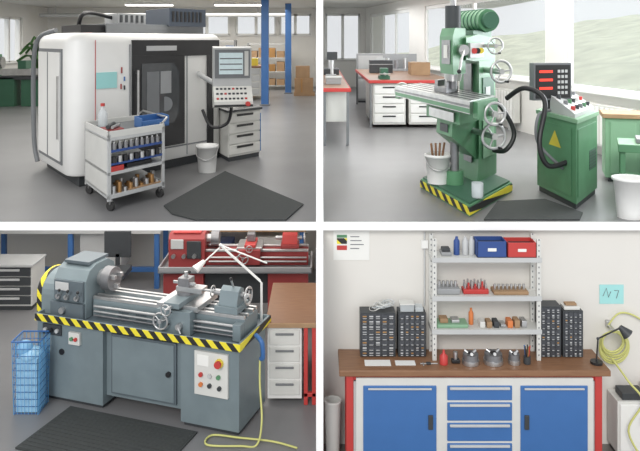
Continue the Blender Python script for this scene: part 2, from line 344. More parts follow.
# ---------------------------------------------------------------- ROOM 2
ex=(.21,-.978);ey=(.538,.843)
m=B('milling_machine',(1.555,7.47,0),ex,ey,.01)
m.box(-.63,.63,-.62,.62,0,.10,'green'); m.box(-.64,.64,-.63,.63,.015,.085,'tape'); m.box(-.6,.6,-.59,.59,.10,.12,'dgreen')
m.ext([(.04,.12),(.10,.4),(.10,1.38),(.60,1.38),(.66,.4),(.66,.12)],'x',-.25,.25,'green')
m.box(-.1,.1,.05,.10,.3,1.35,'dsteel'); m.box(.25,.27,.2,.55,.35,.75,'lgreen'); m.box(.25,.265,.2,.55,.85,1.2,'dgreen'); m.box(.265,.275,.28,.42,.95,1.1,'lgrey')
m.ext([(-.60,.66),(-.58,.80),(.10,.80),(.10,.34),(-.02,.40)],'x',-.20,.20,'green'); m.box(-.1,.1,-.605,-.595,.69,.77,'dark')
m.cyl((0,-.32,.12),(0,-.32,.66),.045,'dsteel'); m.cyl((0,-.32,.12),(0,-.32,.26),.09,'green')
m.box(-.46,.40,-.62,.06,.80,.92,'green'); m.box(-.34,.30,-.66,-.60,.82,.91,'steel')
m.box(-1.38,.70,-.70,.0,.94,1.06,'steel'); m.box(-1.38,.70,-.705,-.70,.95,.99,'green'); m.box(-1.38,.7,-.71,-.704,1.0,1.02,'dsteel')
for k in range(4): m.box(-1.36,.68,-.62+k*.16,-.585+k*.16,1.06,1.063,'dark')
m.box(-1.50,-1.38,-.62,-.08,.90,1.05,'green'); m.box(.70,.80,-.62,-.08,.90,1.05,'green')
m.wheel((.90,-.3,.93),(1,0,0),.10); m.cyl((.80,-.3,.93),(.90,-.3,.93),.03,'steel')
m.wheel((-1.62,-.35,.97),(1,0,0),.09); m.cyl((-1.5,-.35,.97),(-1.62,-.35,.97),.03,'steel')
m.wheel((.66,-.0,.66),(1,0,0),.12); m.cyl((.18,-.02,.66),(.66,-.0,.66),.03,'steel')
m.wheel((.62,.28,1.28),(1,0,0),.11); m.cyl((.22,.28,1.28),(.62,.28,1.28),.03,'steel')
m.wheel((.55,.2,1.54),(1,0,0),.08); m.cyl((.2,.2,1.54),(.55,.2,1.54),.02,'steel')
m.ext([(-.25,1.40),(-.25,1.62),(.1,1.66),(.64,1.62),(.64,1.38),(0,1.38)],'x',-.23,.23,'green'); m.box(-.19,.19,.0,.57,1.62,1.70,'dgreen')
m.ext([(-.52,1.26),(-.54,1.36),(-.54,1.64),(-.48,1.72),(-.2,1.72),(-.2,1.26)],'x',-.17,.17,'green'); m.box(-.11,.11,-.552,-.54,1.36,1.60,'dsteel'); m.box(-.05,.05,-.56,-.55,1.42,1.55,'offwhite')
m.cyl((0,-.36,1.28),(0,-.36,1.18),.10,'steel',r2=.08); m.cyl((0,-.36,1.18),(0,-.36,1.10),.04,'dsteel')
m.cyl((0,-.36,1.70),(0,-.36,1.95),.08,'dark'); m.cyl((0,-.36,1.95),(0,-.36,2.25),.03,'steel')
m.cyl((.15,-.36,1.5),(.28,-.36,1.5),.055,'steel'); m.tube([(.28,-.36,1.5),(.32,-.48,1.42),(.34,-.56,1.3)],.012,'steel'); m.sph((.34,-.56,1.3),.022,'black')
m.cyl((-.45,.33,1.81),(.30,.33,1.81),.12,'green',n=24); m.cyl((.30,.33,1.81),(.37,.33,1.81),.09,'dgreen')
for k in range(7): m.tor((-.38+k*.1,.33,1.81),(1,0,0),.12,.009,'dgreen')
m.box(.23,.29,-.2,.2,1.42,1.57,'lgrey')
for k in range(3): m.cyl((.29,-.12+.1*k,1.49),(.32,-.12+.1*k,1.49),.03,['red','black','yellow'][k],n=12)
m.box(-.35,-.02,-.52,-.2,1.063,1.12,'dsteel'); m.box(-.35,-.27,-.50,-.22,1.12,1.18,'dsteel'); m.box(-.08,-.02,-.50,-.22,1.12,1.18,'dsteel')
m.tube([(.22,.45,1.0),(.45,.6,.85),(.6,.75,.6),(.5,.6,.42),(.22,.5,.4)],.026,'black',sub=6)
m.done()
bucket('plastic_bucket',(1.22,7.25,.121),.13,.30)
st=B('wood_stick_bundle',(1.22,7.25,.15),bevel=0)
for k in range(4): st.cyl((.01*k-.02,0,0),(-.07+.05*k,.02*k,.38),.012,'woodtop',n=8)
st.done()
j=B('glass_jar',(1.48,6.58,.121),bevel=0); j.rev((0,0,0),[(.05,0),(.055,.02),(.055,.14),(.05,.14),(.05,.01)],'clear'); j.done()
p=B('control_pedestal',(2.40,6.55,0),(.55,.835),(-.10,.995),.01)
W=.88;D=.9
p.box(.03,W-.03,.03,D-.03,0,.06,'dark'); p.box(0,W,0,D,.06,.82,'green'); p.box(.05,W-.05,-.01,0,.12,.76,'green')
p.box(-.02,W+.02,-.03,D+.02,.82,.86,'lgreen')
p.box(-.012,0,.1,.8,.12,.76,'green')
p.add([(-.016,.32,.54),(-.016,.60,.54),(-.016,.46,.70)],[(0,1,2)],'yellow'); p.box(.5,.8,-.014,-.01,.3,.5,'dgreen')
for k in range(6): p.box(.5,.8,-.018,-.014,.32+.03*k,.33+.03*k,'dark')
p.ext([(.05,.86),(.05,.90),(.6,1.04),(.6,.86)],'x',.03,W-.03,'lgrey')
for i in range(5):
    for jn in range(3):
        y=.14+jn*.16; z=.90+(y-.05)*.255; p.cyl((.13+i*.15,y,z-.01),(.13+i*.15,y,z+.035),.022,['red','dark','mgrey','green','dark','offwhite'][(i+jn*2)%6],n=12)
p.done()
dr=B('digital_readout',(2.40,7.15,.865),(.94,.3),(-.3,.94),.006)
dr.cyl((0,.1,-.0),(0,.1,.28),.02,'dark'); dr.cyl((0,.1,0.0),(0,.1,.02),.07,'dark')
dr.box(-.24,.22,.02,.1,.12,.50,'mgrey'); dr.box(-.22,.20,.012,.02,.14,.48,'black')
for k in range(3): dr.box(-.18,-.02,.008,.012,.40-k*.085,.425-k*.085,'digits')
for i in range(3):
    for k in range(5): dr.box(.04+i*.045,.07+i*.045,.006,.012,.18+k*.055,.21+k*.055,'lgrey')
dr.done()
h=B('flexible_conduit',(1.8,7,0),bevel=0); h.frame(O0); h.tube([(1.92,7.2,1.0),(2.05,7.0,1.12),(2.2,6.85,1.0),(2.1,6.7,.62),(2.18,6.7,.40),(2.38,6.75,.42)],.026,'black',sub=8)
h.tube([(2.3,7.0,.90),(2.12,6.8,.86),(2.12,6.8,.6),(2.36,6.8,.35)],.016,'mgrey',sub=8); h.done()
wb=B('workbench',(.9,12.7,0),bevel=.006); wb.box(0,1.55,0,4.8,.83,.87,'wooddark'); wb.box(-.02,1.57,-.02,0,.815,.872,'red'); wb.box(-.02,0,0,4.8,.815,.872,'red')
for (a,c2) in ((.06,.66),(.72,1.32)):
    wb.box(a,c2,.05,2,.06,.81,'offwhite')
    for k in range(4): wb.box(a+.03,c2-.03,.03,.05,.1+.175*k,.25+.175*k,'white'); wb.box(a+.18,c2-.18,.015,.03,.2+.175*k,.225+.175*k,'black')
for x in(0,1.5):
    for y in (0,4.7): wb.box(x,x+.04,y,y+.04,0,.83,'mgrey')
wb.done()
wb=B('workbench',(.05,10.6,0),bevel=.006); wb.box(0,.4,0,6.5,.83,.87,'wooddark'); wb.box(.4,.415,0,6.5,.815,.872,'red'); wb.box(0,.42,-.02,0,.815,.872,'red')
wb.box(.02,.36,.1,1.8,.35,.83,'offwhite'); wb.box(.36,.375,.15,1.7,.4,.58,'white');wb.box(.36,.375,.15,1.7,.6,.8,'white'); wb.box(.375,.385,.6,1.2,.5,.53,'black'); wb.box(.375,.385,.6,1.2,.7,.73,'black')
for x in(.0,.35):
    for y in(0,6.4): wb.box(x,x+.04,y,y+.04,0,.83,'mgrey')
wb.done()
def ob(name,p,parts,bev=.004):
    o=B(name,p,bevel=bev)
    for q in parts:
        if q[0]=='b': o.box(*q[1:])
        elif q[0]=='c': o.cyl(*q[1:])
    return o.done()
ob('toolbox',(1.1,15.4,.872),[('b',0,.5,0,.35,0,.28,'dark'),('b',.15,.35,.15,.2,.28,.33,'lgrey'),('b',-.01,.51,-.01,.36,.18,.2,'grey')])
ob('bench_vise',(1.2,13.0,.872),[('b',-.1,.1,0,.3,0,.06,'dgreen'),('b',-.07,.07,.02,.12,.06,.2,'dgreen'),('b',-.07,.07,.18,.3,.06,.2,'dgreen'),('c',(0,-.1,.1),(0,.2,.1),.025,'steel'),('c',(-.1,-.1,.1),(.1,-.1,.1),.01,'steel')])
ob('cardboard_box',(1.9,14.6,.872),[('b',0,.4,0,.5,0,.26,'cardboard'),('b',.0,.4,.22,.28,.26,.263,'paper')])
ob('tool_rack',(1.5,16.4,.872),[('b',0,.8,0,.3,0,.05,'grey'),('b',0,.8,.25,.3,.05,.4,'grey'),('c',(.1,.1,.05),(.1,.1,.3),.04,'steel'),('c',(.3,.1,.05),(.3,.1,.25),.05,'dsteel'),('c',(.5,.1,.05),(.5,.1,.3),.04,'steel'),('c',(.7,.1,.05),(.7,.1,.22),.05,'copper')])
ob('measuring_stand',(.23,13.2,.872),[('b',-.12,.08,0,.35,0,.07,'grey'),('c',(0,.2,.07),(0,.2,.5),.03,'steel'),('b',-.1,.1,.1,.3,.35,.5,'dark')])
ob('surface_plate',(.2,14.6,.872),[('b',-.12,.2,0,.8,0,.12,'dark'),('b',-.02,.1,.3,.5,.12,.4,'lgrey')])
ob('storage_box',(.2,11.5,.872),[('b',-.1,.15,0,.4,0,.1,'grey'),('b',-.11,.16,-.01,.41,.1,.12,'lgrey')])
ob('instrument_cabinet',(.95,17.9,0),[('b',0,.7,0,.4,.05,1.25,'grey'),('b',.03,.67,-.015,0,.1,.6,'lgrey'),('b',.03,.67,-.015,0,.65,1.2,'lgrey'),('b',.03,.67,.02,.38,0,.05,'dark')])
e=Vector(WD).normalized()
for k,(Y0,Y1) in enumerate([(17.2,12.2),(11.2,8.9)]):
    a=t_at(Y0);b2=t_at(Y1)
    r=B('radiator',(WO[0]+e.x*a,WO[1]+e.y*a,0),(e.x,e.y),(-e.y,e.x),.006); L=b2-a
    r.box(0,L,-.16,-.04,.15,.72,'offwhite'); nn=int(L/.12)
    for q in range(nn): r.box(q*.12+.02,q*.12+.08,-.175,-.16,.18,.69,'white')
    for q in (.2,L-.25): r.box(q,q+.05,-.15,-.05,0,.15,'lgrey')
    r.box(.1,.14,-.04,-.001,.3,.6,'lgrey'); r.done()
q=B('side_table',(3.12,7.02,0),(.93,-.37),(.37,.93),.006)
q.box(-.12,.9,0,.5,.50,.55,'lgreen'); q.box(-.12,.9,-.015,0,.47,.55,'green')
for x in(-.10,.8):
    for y in(.02,.42): q.box(x,x+.05,y,y+.05,0,.5,'green')
q.box(-.1,.85,.05,.45,.16,.19,'green'); q.box(.05,.5,.1,.4,.551,.60,'dsteel'); q.done()
q=B('supply_cabinet',(3.22,7.9,0),(.95,-.3),(.3,.95),.006); q.box(0,.68,0,.45,.05,.72,'lgreen'); q.box(-.03,.71,-.03,.48,.72,.77,'cardboard'); q.box(.05,.32,-.01,0,.1,.68,'lgreen'); q.box(.36,.64,-.01,0,.1,.68,'lgreen'); q.box(.29,.31,-.03,-.01,.4,.5,'black'); q.box(.03,.65,.03,.42,0,.05,'dark'); q.done()
q=B('waste_bin',(2.80,6.32,0),bevel=0); q.rev((0,0,0),[(.11,0),(.145,.34),(.16,.34),(.16,.36),(.14,.36),(.11,.03)],'white'); q.done()
q=B('floor_mat',(2,6.5,0),bevel=0); q.frame(O0); q.ext([(1.45,6.2),(1.75,6.9),(2.25,7.0),(2.42,6.45),(2.3,6.2)],'z',.001,.014,'mat'); q.done()

# ---------------------------------------------------------------- ROOM 3
ex=(.945,-.3216);ey=(.3216,.945); LO=(-2.85,7.06,ZL)
l=B('engine_lathe',LO,ex,ey,.01)
l.box(.02,.76,.03,.58,0,.06,'dark'); l.box(0,.78,0,.6,.04,.8,'bluegrey'); l.box(1.64,2.24,0,.6,.04,.8,'bluegrey'); l.box(1.66,2.22,.03,.58,0,.05,'dark')
l.box(.78,1.64,.06,.6,.12,.8,'bluegrey'); l.box(.85,1.57,.035,.06,.16,.74,'dbluegrey'); l.box(.87,1.55,.025,.05,.18,.72,'bluegrey'); l.cyl((1.5,.03,.45),(1.5,.0,.45),.025,'black',n=12)
l.box(.02,2.27,-.05,.66,.8,.825,'dbluegrey')
for a in ((.02,2.27,-.055,-.04),(.02,2.27,.64,.66),(2.25,2.27,-.05,.66),(.02,.04,-.05,.66)): l.box(*a,.815,.87,'bluegrey')
l.box(.02,2.275,-.064,-.054,.80,.868,'tape'); l.box(2.27,2.278,-.06,.66,.80,.868,'tape')
l.box(.55,2.22,.16,.46,.82,1.00,'bluegrey')
for k in range(5): l.box(.85+k*.2,.97+k*.2,.155,.16,.85,.95,'dbluegrey')
for y in(.17,.24,.36,.43): l.box(.55,2.22,y-.012,y+.02,1.0,1.03,'steel')
l.cyl((.6,.11,.95),(2.16,.11,.95),.014,'steel',n=10); l.cyl((.6,.11,.90),(2.16,.11,.90),.012,'steel',n=10); l.cyl((.6,.11,.86),(2.16,.11,.86),.010,'dsteel',n=10); l.box(2.14,2.22,.07,.16,.83,.98,'bluegrey')
l.ext([(.06,.83),(.06,1.20),(.12,1.29),(.22,1.33),(.42,1.33),(.52,1.27),(.55,1.18),(.55,.83)],'x',.16,.54,'bluegrey'); l.box(.20,.50,.16,.48,1.33,1.36,'dbluegrey')
l.box(.18,.52,.03,.06,1.0,1.2,'dbluegrey'); l.box(.20,.36,.02,.03,1.1,1.18,'lgrey')
for k,x in enumerate((.24,.34,.46)): l.cyl((x,.06,1.04),(x,-.0,1.04),.025,'steel',n=14); l.cyl((x,0,1.04),(x+.05,-.03,1.12),.008,'steel',n=8); l.sph((x+.05,-.03,1.12),.015,'black')
l.box(.14,.53,.02,.12,.83,.98,'dbluegrey'); l.cyl((.3,.02,.91),(.3,-.02,.91),.03,'steel')
gc=[(.06,.83),(.06,1.02)]+[(.31-.25*math.cos(math.radians(a)),1.02+.20*math.sin(math.radians(a))) for a in range(15,180,15)]+[(.56,1.02),(.56,.83)]
l.ext(gc,'x',-.06,.16,'bluegrey')
for i in range(len(gc)-1):
    (y0,z0),(y1,z1)=gc[i],gc[i+1]
    if i<9:
        cy,cz=.31,.95; k=1.02
        f=lambda y,z:(cy+(y-cy)*k,cz+(z-cz)*k)
        a0=f(y0,z0);a1=f(y1,z1)
        l.add([(-.055,y0,z0),(-.055,*a0),(-.055,*a1),(-.055,y1,z1),(.0,y0,z0),(.0,*a0),(.0,*a1),(.0,y1,z1)],[(0,1,2,3),(4,7,6,5),(1,5,6,2),(0,4,5,1),(3,2,6,7)],'tape')
l.cyl((-.06,.31,1.02),(-.075,.31,1.02),.03,'black',n=14)
l.cyl((.54,.31,1.17),(.60,.31,1.17),.08,'steel'); l.cyl((.60,.31,1.17),(.70,.31,1.17),.12,'dsteel',n=28)
for a in range(3):
    an=a*2.094+.5; l.box(.70,.75,.31+.065*math.cos(an)-.02,.31+.065*math.cos(an)+.02,1.17+.065*math.sin(an)-.02,1.17+.065*math.sin(an)+.02,'steel')
l.box(1.32,1.76,.1,.52,1.03,1.08,'steel'); l.box(1.36,1.72,.03,.14,.83,1.05,'bluegrey'); l.wheel((1.44,-.03,.96),(0,1,0),.075); l.cyl((1.44,.03,.96),(1.44,-.03,.96),.02,'steel')
l.cyl((1.62,.03,.92),(1.62,-.02,.92),.03,'steel'); l.tube([(1.62,-.02,.92),(1.66,-.03,.86)],.008,'steel'); l.sph((1.66,-.03,.86),.015,'black')
l.box(1.46,1.62,.0,.5,1.08,1.13,'bluegrey'); l.cyl((1.54,.0,1.10),(1.54,-.09,1.10),.014,'steel'); l.wheel((1.54,-.1,1.10),(0,1,0),.05)
l.cyl((1.54,.28,1.13),(1.54,.28,1.16),.09,'dsteel'); l.box(1.46,1.74,.22,.34,1.16,1.21,'steel'); l.box(1.48,1.60,.22,.34,1.21,1.29,'dsteel'); l.box(1.42,1.66,.235,.255,1.23,1.255,'steel'); l.cyl((1.54,.28,1.29),(1.54,.28,1.34),.02,'steel'); l.tube([(1.54,.28,1.33),(1.62,.2,1.37)],.009,'steel'); l.sph((1.62,.2,1.37),.016,'black')
l.cyl((1.74,.28,1.185),(1.82,.28,1.185),.012,'steel'); l.wheel((1.83,.28,1.185),(1,0,0),.05)
l.box(1.90,2.14,.17,.43,1.03,1.09,'bluegrey'); l.ext([(.2,1.09),(.24,1.22),(.3,1.25),(.36,1.22),(.4,1.09)],'x',1.93,2.12,'bluegrey'); l.cyl((1.84,.31,1.17),(2.15,.31,1.17),.03,'steel'); l.cyl((1.78,.31,1.17),(1.84,.31,1.17),.005,'steel',r2=.025); l.wheel((2.19,.31,1.17),(1,0,0),.08)
l.tube([(2.04,.3,1.24),(2.06,.2,1.35)],.01,'steel'); l.sph((2.06,.2,1.35),.016,'black')
l.box(1.80,2.14,-.03,0,.34,.74,'offwhite'); l.box(1.83,1.95,-.035,-.03,.61,.71,'paper'); l.cyl((2.06,-.03,.66),(2.06,-.055,.66),.04,'yellow',n=18);l.cyl((2.06,-.05,.66),(2.06,-.085,.66),.032,'red',n=18)
for k,(x,z,mm_) in enumerate([(1.87,.53,'red'),(1.96,.53,'lgrey'),(2.05,.53,'green'),(1.87,.44,'orange'),(1.96,.44,'dark'),(2.06,.43,'dark')]): l.cyl((x,-.03,z),(x,-.05,z),.02,mm_,n=14)
l.box(.08,.30,-.02,0,.66,.76,'dark')
for k in range(3): l.cyl((.12+.07*k,-.02,.71),(.12+.07*k,-.04,.71),.02,['lgrey','black','lgrey'][k],n=12)
l.box(.40,.53,-.03,0,.60,.72,'offwhite'); l.cyl((.44,-.03,.66),(.44,-.05,.66),.018,'green',n=12); l.cyl((.49,-.03,.66),(.49,-.05,.66),.018,'red',n=12)
l.cyl((.3,0,.5),(.3,-.01,.5),.03,'black',n=14)
l.done()
lp=B('task_lamp',(-1,6.9,-.9),bevel=0); lp.frame(LO,ex,ey)
lp.cyl((2.20,.60,.826),(2.20,.60,1.2),.012,'white'); lp.tube([(2.20,.60,1.2),(1.72,.66,1.50)],.008,'white'); lp.tube([(2.20,.58,1.23),(1.72,.64,1.53)],.005,'white')
lp.sph((1.72,.66,1.51),.018,'white'); lp.tube([(1.72,.66,1.51),(2.26,.60,1.40)],.008,'white'); lp.tube([(1.72,.64,1.49),(1.60,.5,1.36)],.008,'white')
lp.cyl((1.61,.52,1.38),(1.55,.44,1.31),.02,'white',r2=.045); lp.done()
W,D,H=.27,.25,.70
bk=B('wire_basket',(-2.9,6.85,ZL),bevel=0); bk.frame((-2.96,6.72,ZL))
for i in range(8):
    x=W*i/7
    bk.cyl((x*.88+.02,.01,0),(x,0,H),.003,'skyblue',n=5); bk.cyl((x*.88+.02,D-.01,0),(x,D,H),.003,'skyblue',n=5)
    y=D*i/7
    bk.cyl((.02,y,0.0),(0,y,H),.003,'skyblue',n=5); bk.cyl((W-.02,y,0.0),(W,y,H),.003,'skyblue',n=5)
for k in range(11):
    z=.004+k*(H-.004)/10; i=.016*(1-z/H)
    bk.tube([(i,i,z),(W-i,i,z),(W-i,D-i,z),(i,D-i,z),(i,i,z)],.0035 if k<10 else .009,'blue',n=5)
bk.ext([(.03,.03),(W-.04,.03),(W-.03,D-.03),(.03,D-.03)],'z',.01,.52,'bag'); bk.sph((W*.5,D*.5,.53),.12,'bag',(1,.95,.6)); bk.sph((W*.3,D*.45,.59),.08,'lblue'); bk.done()
q=B('floor_mat',(-1.9,6.4,ZL),bevel=0); q.frame(LO,ex,ey); q.box(.45,1.85,-.8,-.06,.001,.016,'mat')
for k in range(14): q.box(.47,1.83,-.79+k*.052,-.765+k*.052,.016,.02,'mat')
q.done()
wb=B('workbench',(-.5,6.9,ZL),bevel=.005); wb.frame((-.52,6.9,ZL))
wb.box(-.02,.48,0,1.15,.77,.81,'woodtop'); wb.box(-.02,.48,-.015,0,.765,.812,'cardboard')
wb.box(.0,.34,.03,1.0,.05,.76,'white')
for k in range(4): wb.box(.02,.32,.015,.03,.09+.165*k,.235+.165*k,'offwhite'); wb.box(.08,.26,.0,.015,.19+.165*k,.21+.165*k,'mgrey')
for x in(.36,.44): wb.box(x,x+.04,.0,.04,0,.77,'red')
wb.box(.36,.48,0,.04,.08,.12,'red'); wb.box(.44,.48,1.05,1.1,0,.77,'red'); wb.box(-.02,.02,1.05,1.1,0,.77,'red'); wb.done()
cb=B('extension_cable',(-.6,6.3,ZL),bevel=0); cb.frame((0,0,ZL))
cb.tube([(-.56,6.52,.62),(-.55,6.4,.45),(-.52,6.25,.2),(-.56,6.2,.015),(-.7,6.18,.015),(-1.0,6.2,.015),(-.98,6.35,.015),(-.72,6.3,.02),(-.42,6.25,.015),(-.2,6.15,.015)],.009,'ycable',sub=8)
cb.done()
cb=B('power_cable',(-.6,6.6,ZL+.6),bevel=0); cb.frame((0,0,ZL)); cb.tube([(-.60,6.55,.84),(-.54,6.48,.8),(-.53,6.5,.66),(-.55,6.52,.63)],.022,'blue',sub=6); cb.done()
# older lathe behind: red-brown machine with chip tray
q=B('bench_lathe',(-1.95,8.7,ZL),bevel=.008)
q.box(0,.5,0,.55,0,.72,'dred'); q.box(1.3,1.8,0,.55,0,.72,'dred'); q.box(.5,1.3,.08,.5,.3,.72,'dark'); q.box(-.05,1.85,-.08,.6,.72,.745,'mgrey')
for a in((-.05,1.85,-.08,-.06),(-.05,-.03,-.08,.6),(1.83,1.85,-.08,.6)): q.box(*a,.74,.80,'grey')
q.ext([(.08,.745),(.08,1.10),(.14,1.16),(.44,1.16),(.5,1.10),(.5,.745)],'x',.05,.5,'dred'); q.box(.1,.45,.12,.46,1.16,1.18,'red'); q.box(.08,.24,.06,.08,.98,1.10,'lgrey'); q.box(.28,.46,.06,.08,.86,1.08,'dark')
for k in range(3): q.cyl((.12+.13*k,.06,.9),(.12+.13*k,.01,.9),.025,'steel',n=12)
q.box(.5,1.8,.17,.40,.745,.92,'dred'); q.box(.5,1.8,.15,.2,.92,.95,'steel'); q.box(.5,1.8,.36,.42,.92,.95,'steel')
q.cyl((.55,.12,.86),(1.78,.12,.86),.012,'steel',n=8); q.cyl((.55,.12,.81),(1.78,.12,.81),.012,'steel',n=8)
q.cyl((.5,.3,1.05),(.56,.3,1.05),.06,'steel'); q.cyl((.56,.3,1.05),(.66,.3,1.05),.1,'dsteel')
q.box(.9,1.22,.1,.48,.95,.99,'steel'); q.box(.92,1.2,.06,.14,.78,.97,'dred'); q.wheel((.99,-.0,.88),(0,1,0),.065); q.box(1.0,1.14,.08,.42,.99,1.03,'red'); q.wheel((1.07,.0,1.0),(0,1,0),.04); q.box(1.02,1.12,.22,.34,1.03,1.13,'dsteel')
q.box(1.45,1.68,.18,.4,.95,1.0,'dred'); q.ext([(.2,1.0),(.24,1.11),(.3,1.13),(.36,1.11),(.4,1.0)],'x',1.47,1.66,'red'); q.cyl((1.38,.3,1.06),(1.72,.3,1.06),.025,'steel'); q.wheel((1.75,.3,1.06),(1,0,0),.065)
q.done()
q=drawercab('drawer_cabinet',(-4.45,9.3,ZL),(1,0),(0,1),.62,.45,.62,4,front='dark',handle='lgrey',top='lgrey'); q.done()
wb=B('workbench',(-4.9,10.1,ZL)); wb.box(0,2.6,0,.7,.80,.86,'lgrey')
for x in(.02,1.25,2.5):
    wb.box(x,x+.07,.02,.09,0,.8,'blue'); wb.box(x,x+.07,.6,.67,0,.8,'blue')
wb.box(0,2.6,.3,.36,.15,.22,'blue'); wb.box(1.4,2.0,.1,.6,.25,.8,'lgrey'); wb.done()
wb=B('workbench',(-2.1,10.2,ZL)); wb.box(0,1.9,0,.6,.80,.86,'cardboard')
for x in(.02,1.8): wb.box(x,x+.07,.02,.09,0,.8,'blue')
wb.box(.2,.8,.1,.5,.05,.6,'dblue'); wb.box(1,1.7,.1,.5,.05,.7,'offwhite'); wb.done()
q=B('office_chair',(-2.75,9.3,ZL),bevel=.005)
for k in range(5):
    a=k*1.2566; q.tube([(0,0,.1),(.25*math.cos(a),.25*math.sin(a),.06)],.02,'black'); q.sph((.25*math.cos(a),.25*math.sin(a),.032),.03,'black')
q.cyl((0,0,.1),(0,0,.48),.03,'steel'); q.box(-.2,.2,-.2,.2,.48,.55,'dark'); q.box(-.18,.18,.2,.24,.65,1.0,'dark'); q.box(-.03,.03,.2,.23,.5,.7,'dark'); q.done()

# ---------------------------------------------------------------- ROOM 4
wb=B('workbench',(.18,5.83,ZL),bevel=.005); wb.frame((0,0,ZL))
wb.box(.16,2.42,5.83,6.23,.81,.85,'woodtop'); wb.box(.16,2.42,5.82,5.83,.80,.848,'woodtop')
for x in(.22,2.30):
    wb.box(x,x+.06,5.85,5.91,0,.81,'red'); wb.box(x,x+.06,6.14,6.2,0,.81,'red')
wb.box(.28,2.30,5.86,5.9,.74,.80,'red'); wb.box(.28,2.30,5.86,6.2,.06,.76,'lgrey')
wb.box(.30,2.28,5.835,5.86,.06,.78,'offwhite')
wb.box(.36,.97,5.825,5.84,.10,.72,'blue'); wb.box(1.67,2.23,5.825,5.84,.10,.72,'blue')
for (z0,z1) in ((.60,.72),(.43,.58),(.26,.41),(.09,.24)):
    wb.box(1.06,1.60,5.825,5.84,z0,z1,'blue'); wb.box(1.08,1.58,5.81,5.83,z1-.028,z1-.008,'lgrey')
for x in (.92,1.72): wb.box(x-.02,x+.02,5.812,5.826,.36,.48,'dark')
wb.box(.4,.93,5.812,5.826,.69,.705,'lgrey'); wb.box(1.7,2.2,5.812,5.826,.69,.705,'lgrey'); wb.done()
sh=B('storage_rack',(.95,6.0,ZL+.85),bevel=.003); sh.frame(O0); Z0=ZL+.851
for x in(.965,1.86):
    for y in(6.0,6.18):
        sh.box(x,x+.035,y,y+.03,Z0,-.11,'offwhite')
        for k in range(22): sh.box(x+.012,x+.022,y-.0015,y,Z0+.04+k*.047,Z0+.055+k*.047,'mgrey')
for z in(-.27,-.60,-.885): sh.box(.96,1.9,5.995,6.215,z-.03,z,'offwhite'); sh.box(.96,1.9,5.99,5.996,z-.035,z+.005,'lgrey')
sh.done()
def bin_(name,x0,x1,y0,y1,z,h,mat,inner='dark'):
    b=B(name,(x0,y0,z),bevel=.003); W=x1-x0;D=y1-y0
    b.box(0,W,0,D,0,.01,mat); b.box(0,W,0,.008,0,h,mat); b.box(0,W,D-.008,D,0,h,mat); b.box(0,.008,0,D,0,h,mat); b.box(W-.008,W,0,D,0,h,mat); b.box(.01,W-.01,.01,D-.01,.01,h*.75,inner); b.box(W*.35,W*.65,-.006,0,h*.4,h*.6,'paper'); b.done()
bin_('storage_bin',1.35,1.60,6.0,6.17,-.268,.14,'dblue'); bin_('storage_bin',1.61,1.855,6.0,6.17,-.268,.13,'red')
b=B('sheet_metal_stack',(1.05,6.05,-.268)); b.box(0,.09,0,.12,0,.03,'grey'); b.box(.01,.08,.02,.1,.03,.06,'dark'); b.done()
b=B('spray_can',(1.19,6.1,-.268),bevel=0)
for x in(0,.075,.13): b.rev((x,0,.0),[(.026,0),(.026,.12),(.012,.14),(.012,.155)],'lgrey' if x else 'dblue',14)
b.done()
b=B('drill_bit_stand',(1.24,6.05,-.598)); b.box(0,.22,0,.1,0,.04,'red')
for k in range(7):
    b.cyl((.02+.03*k,.03,.04),(.02+.03*k,.03,.08+.01*(k%3)),.009,'red' if k%2 else 'steel',n=8); b.cyl((.02+.03*k,.07,.04),(.02+.03*k,.07,.10+.01*(k%2)),.008,'steel',n=8)
b.done()
b=B('wooden_tool_box',(1.5,6.03,-.598)); b.box(0,.3,0,.14,0,.03,'cardboard')
for k in range(8): b.cyl((.02+.036*k,.06,.03),(.02+.036*k,.06,.075),.012,'steel',n=8)
b.done()
b=B('collet_set',(1.01,6.04,-.598)); b.box(0,.2,0,.13,0,.05,'grey')
for k in range(5): b.cyl((.03+.035*k,.06,.05),(.03+.035*k,.06,.10),.014,'steel',n=10)
b.done()
b=B('parts_tray',(1.01,6.03,-.883)); b.box(0,.27,0,.15,0,.03,'lgreen'); b.box(.03,.10,.03,.12,.03,.07,'cardboard'); b.box(.13,.2,.03,.12,.03,.06,'steel'); b.done()
b=B('gauge_blocks',(1.38,6.03,-.883))
for k in range(7): b.box(.06*k,.06*k+.045,0,.1,0,.03+.04*random.random(),random.choice(['steel','dark','cardboard','offwhite','orange']))
b.done()
b=B('oil_bottle',(1.32,6.12,-.883),bevel=0); b.rev((0,0,0),[(.02,0),(.022,.1),(.01,.12),(.01,.14)],'orange',12); b.done()
def organizer(name,x0,x1,y0,z0,H,cols,rows):
    b=B(name,(x0,y0,z0),bevel=.002); W=x1-x0; b.box(0,W,0.005,.15,0,H,'dark')
    for i in range(cols):
        for j in range(rows):
            a=.008+i*(W-.016)/cols; c_=.008+j*(H-.016)/rows
            b.box(a+.003,a+(W-.016)/cols-.003,-.002,.006,c_+.003,c_+(H-.016)/rows-.003,'drawerfront')
            b.box(a+.012,a+(W-.016)/cols-.012,-.008,-.002,c_+.004,c_+.009,'lgrey')
            if random.random()<.6: b.box(a+.012,a+(W-.016)/cols-.012,-.004,-.001,c_+.018,c_+.030,random.choice(['grey','steel','lgrey','copper']))
    b.done()
zb=ZL+.852
organizer('small_parts_organizer',.35,.655,6.07,zb,.38,5,8); organizer('small_parts_organizer',.68,.92,6.07,zb,.38,5,8)
organizer('small_parts_organizer',1.905,2.09,6.06,zb,.44,4,9); organizer('small_parts_organizer',2.105,2.28,6.06,zb,.40,4,8)
b=B('coiled_wire',(.48,6.14,zb+.382),bevel=0)
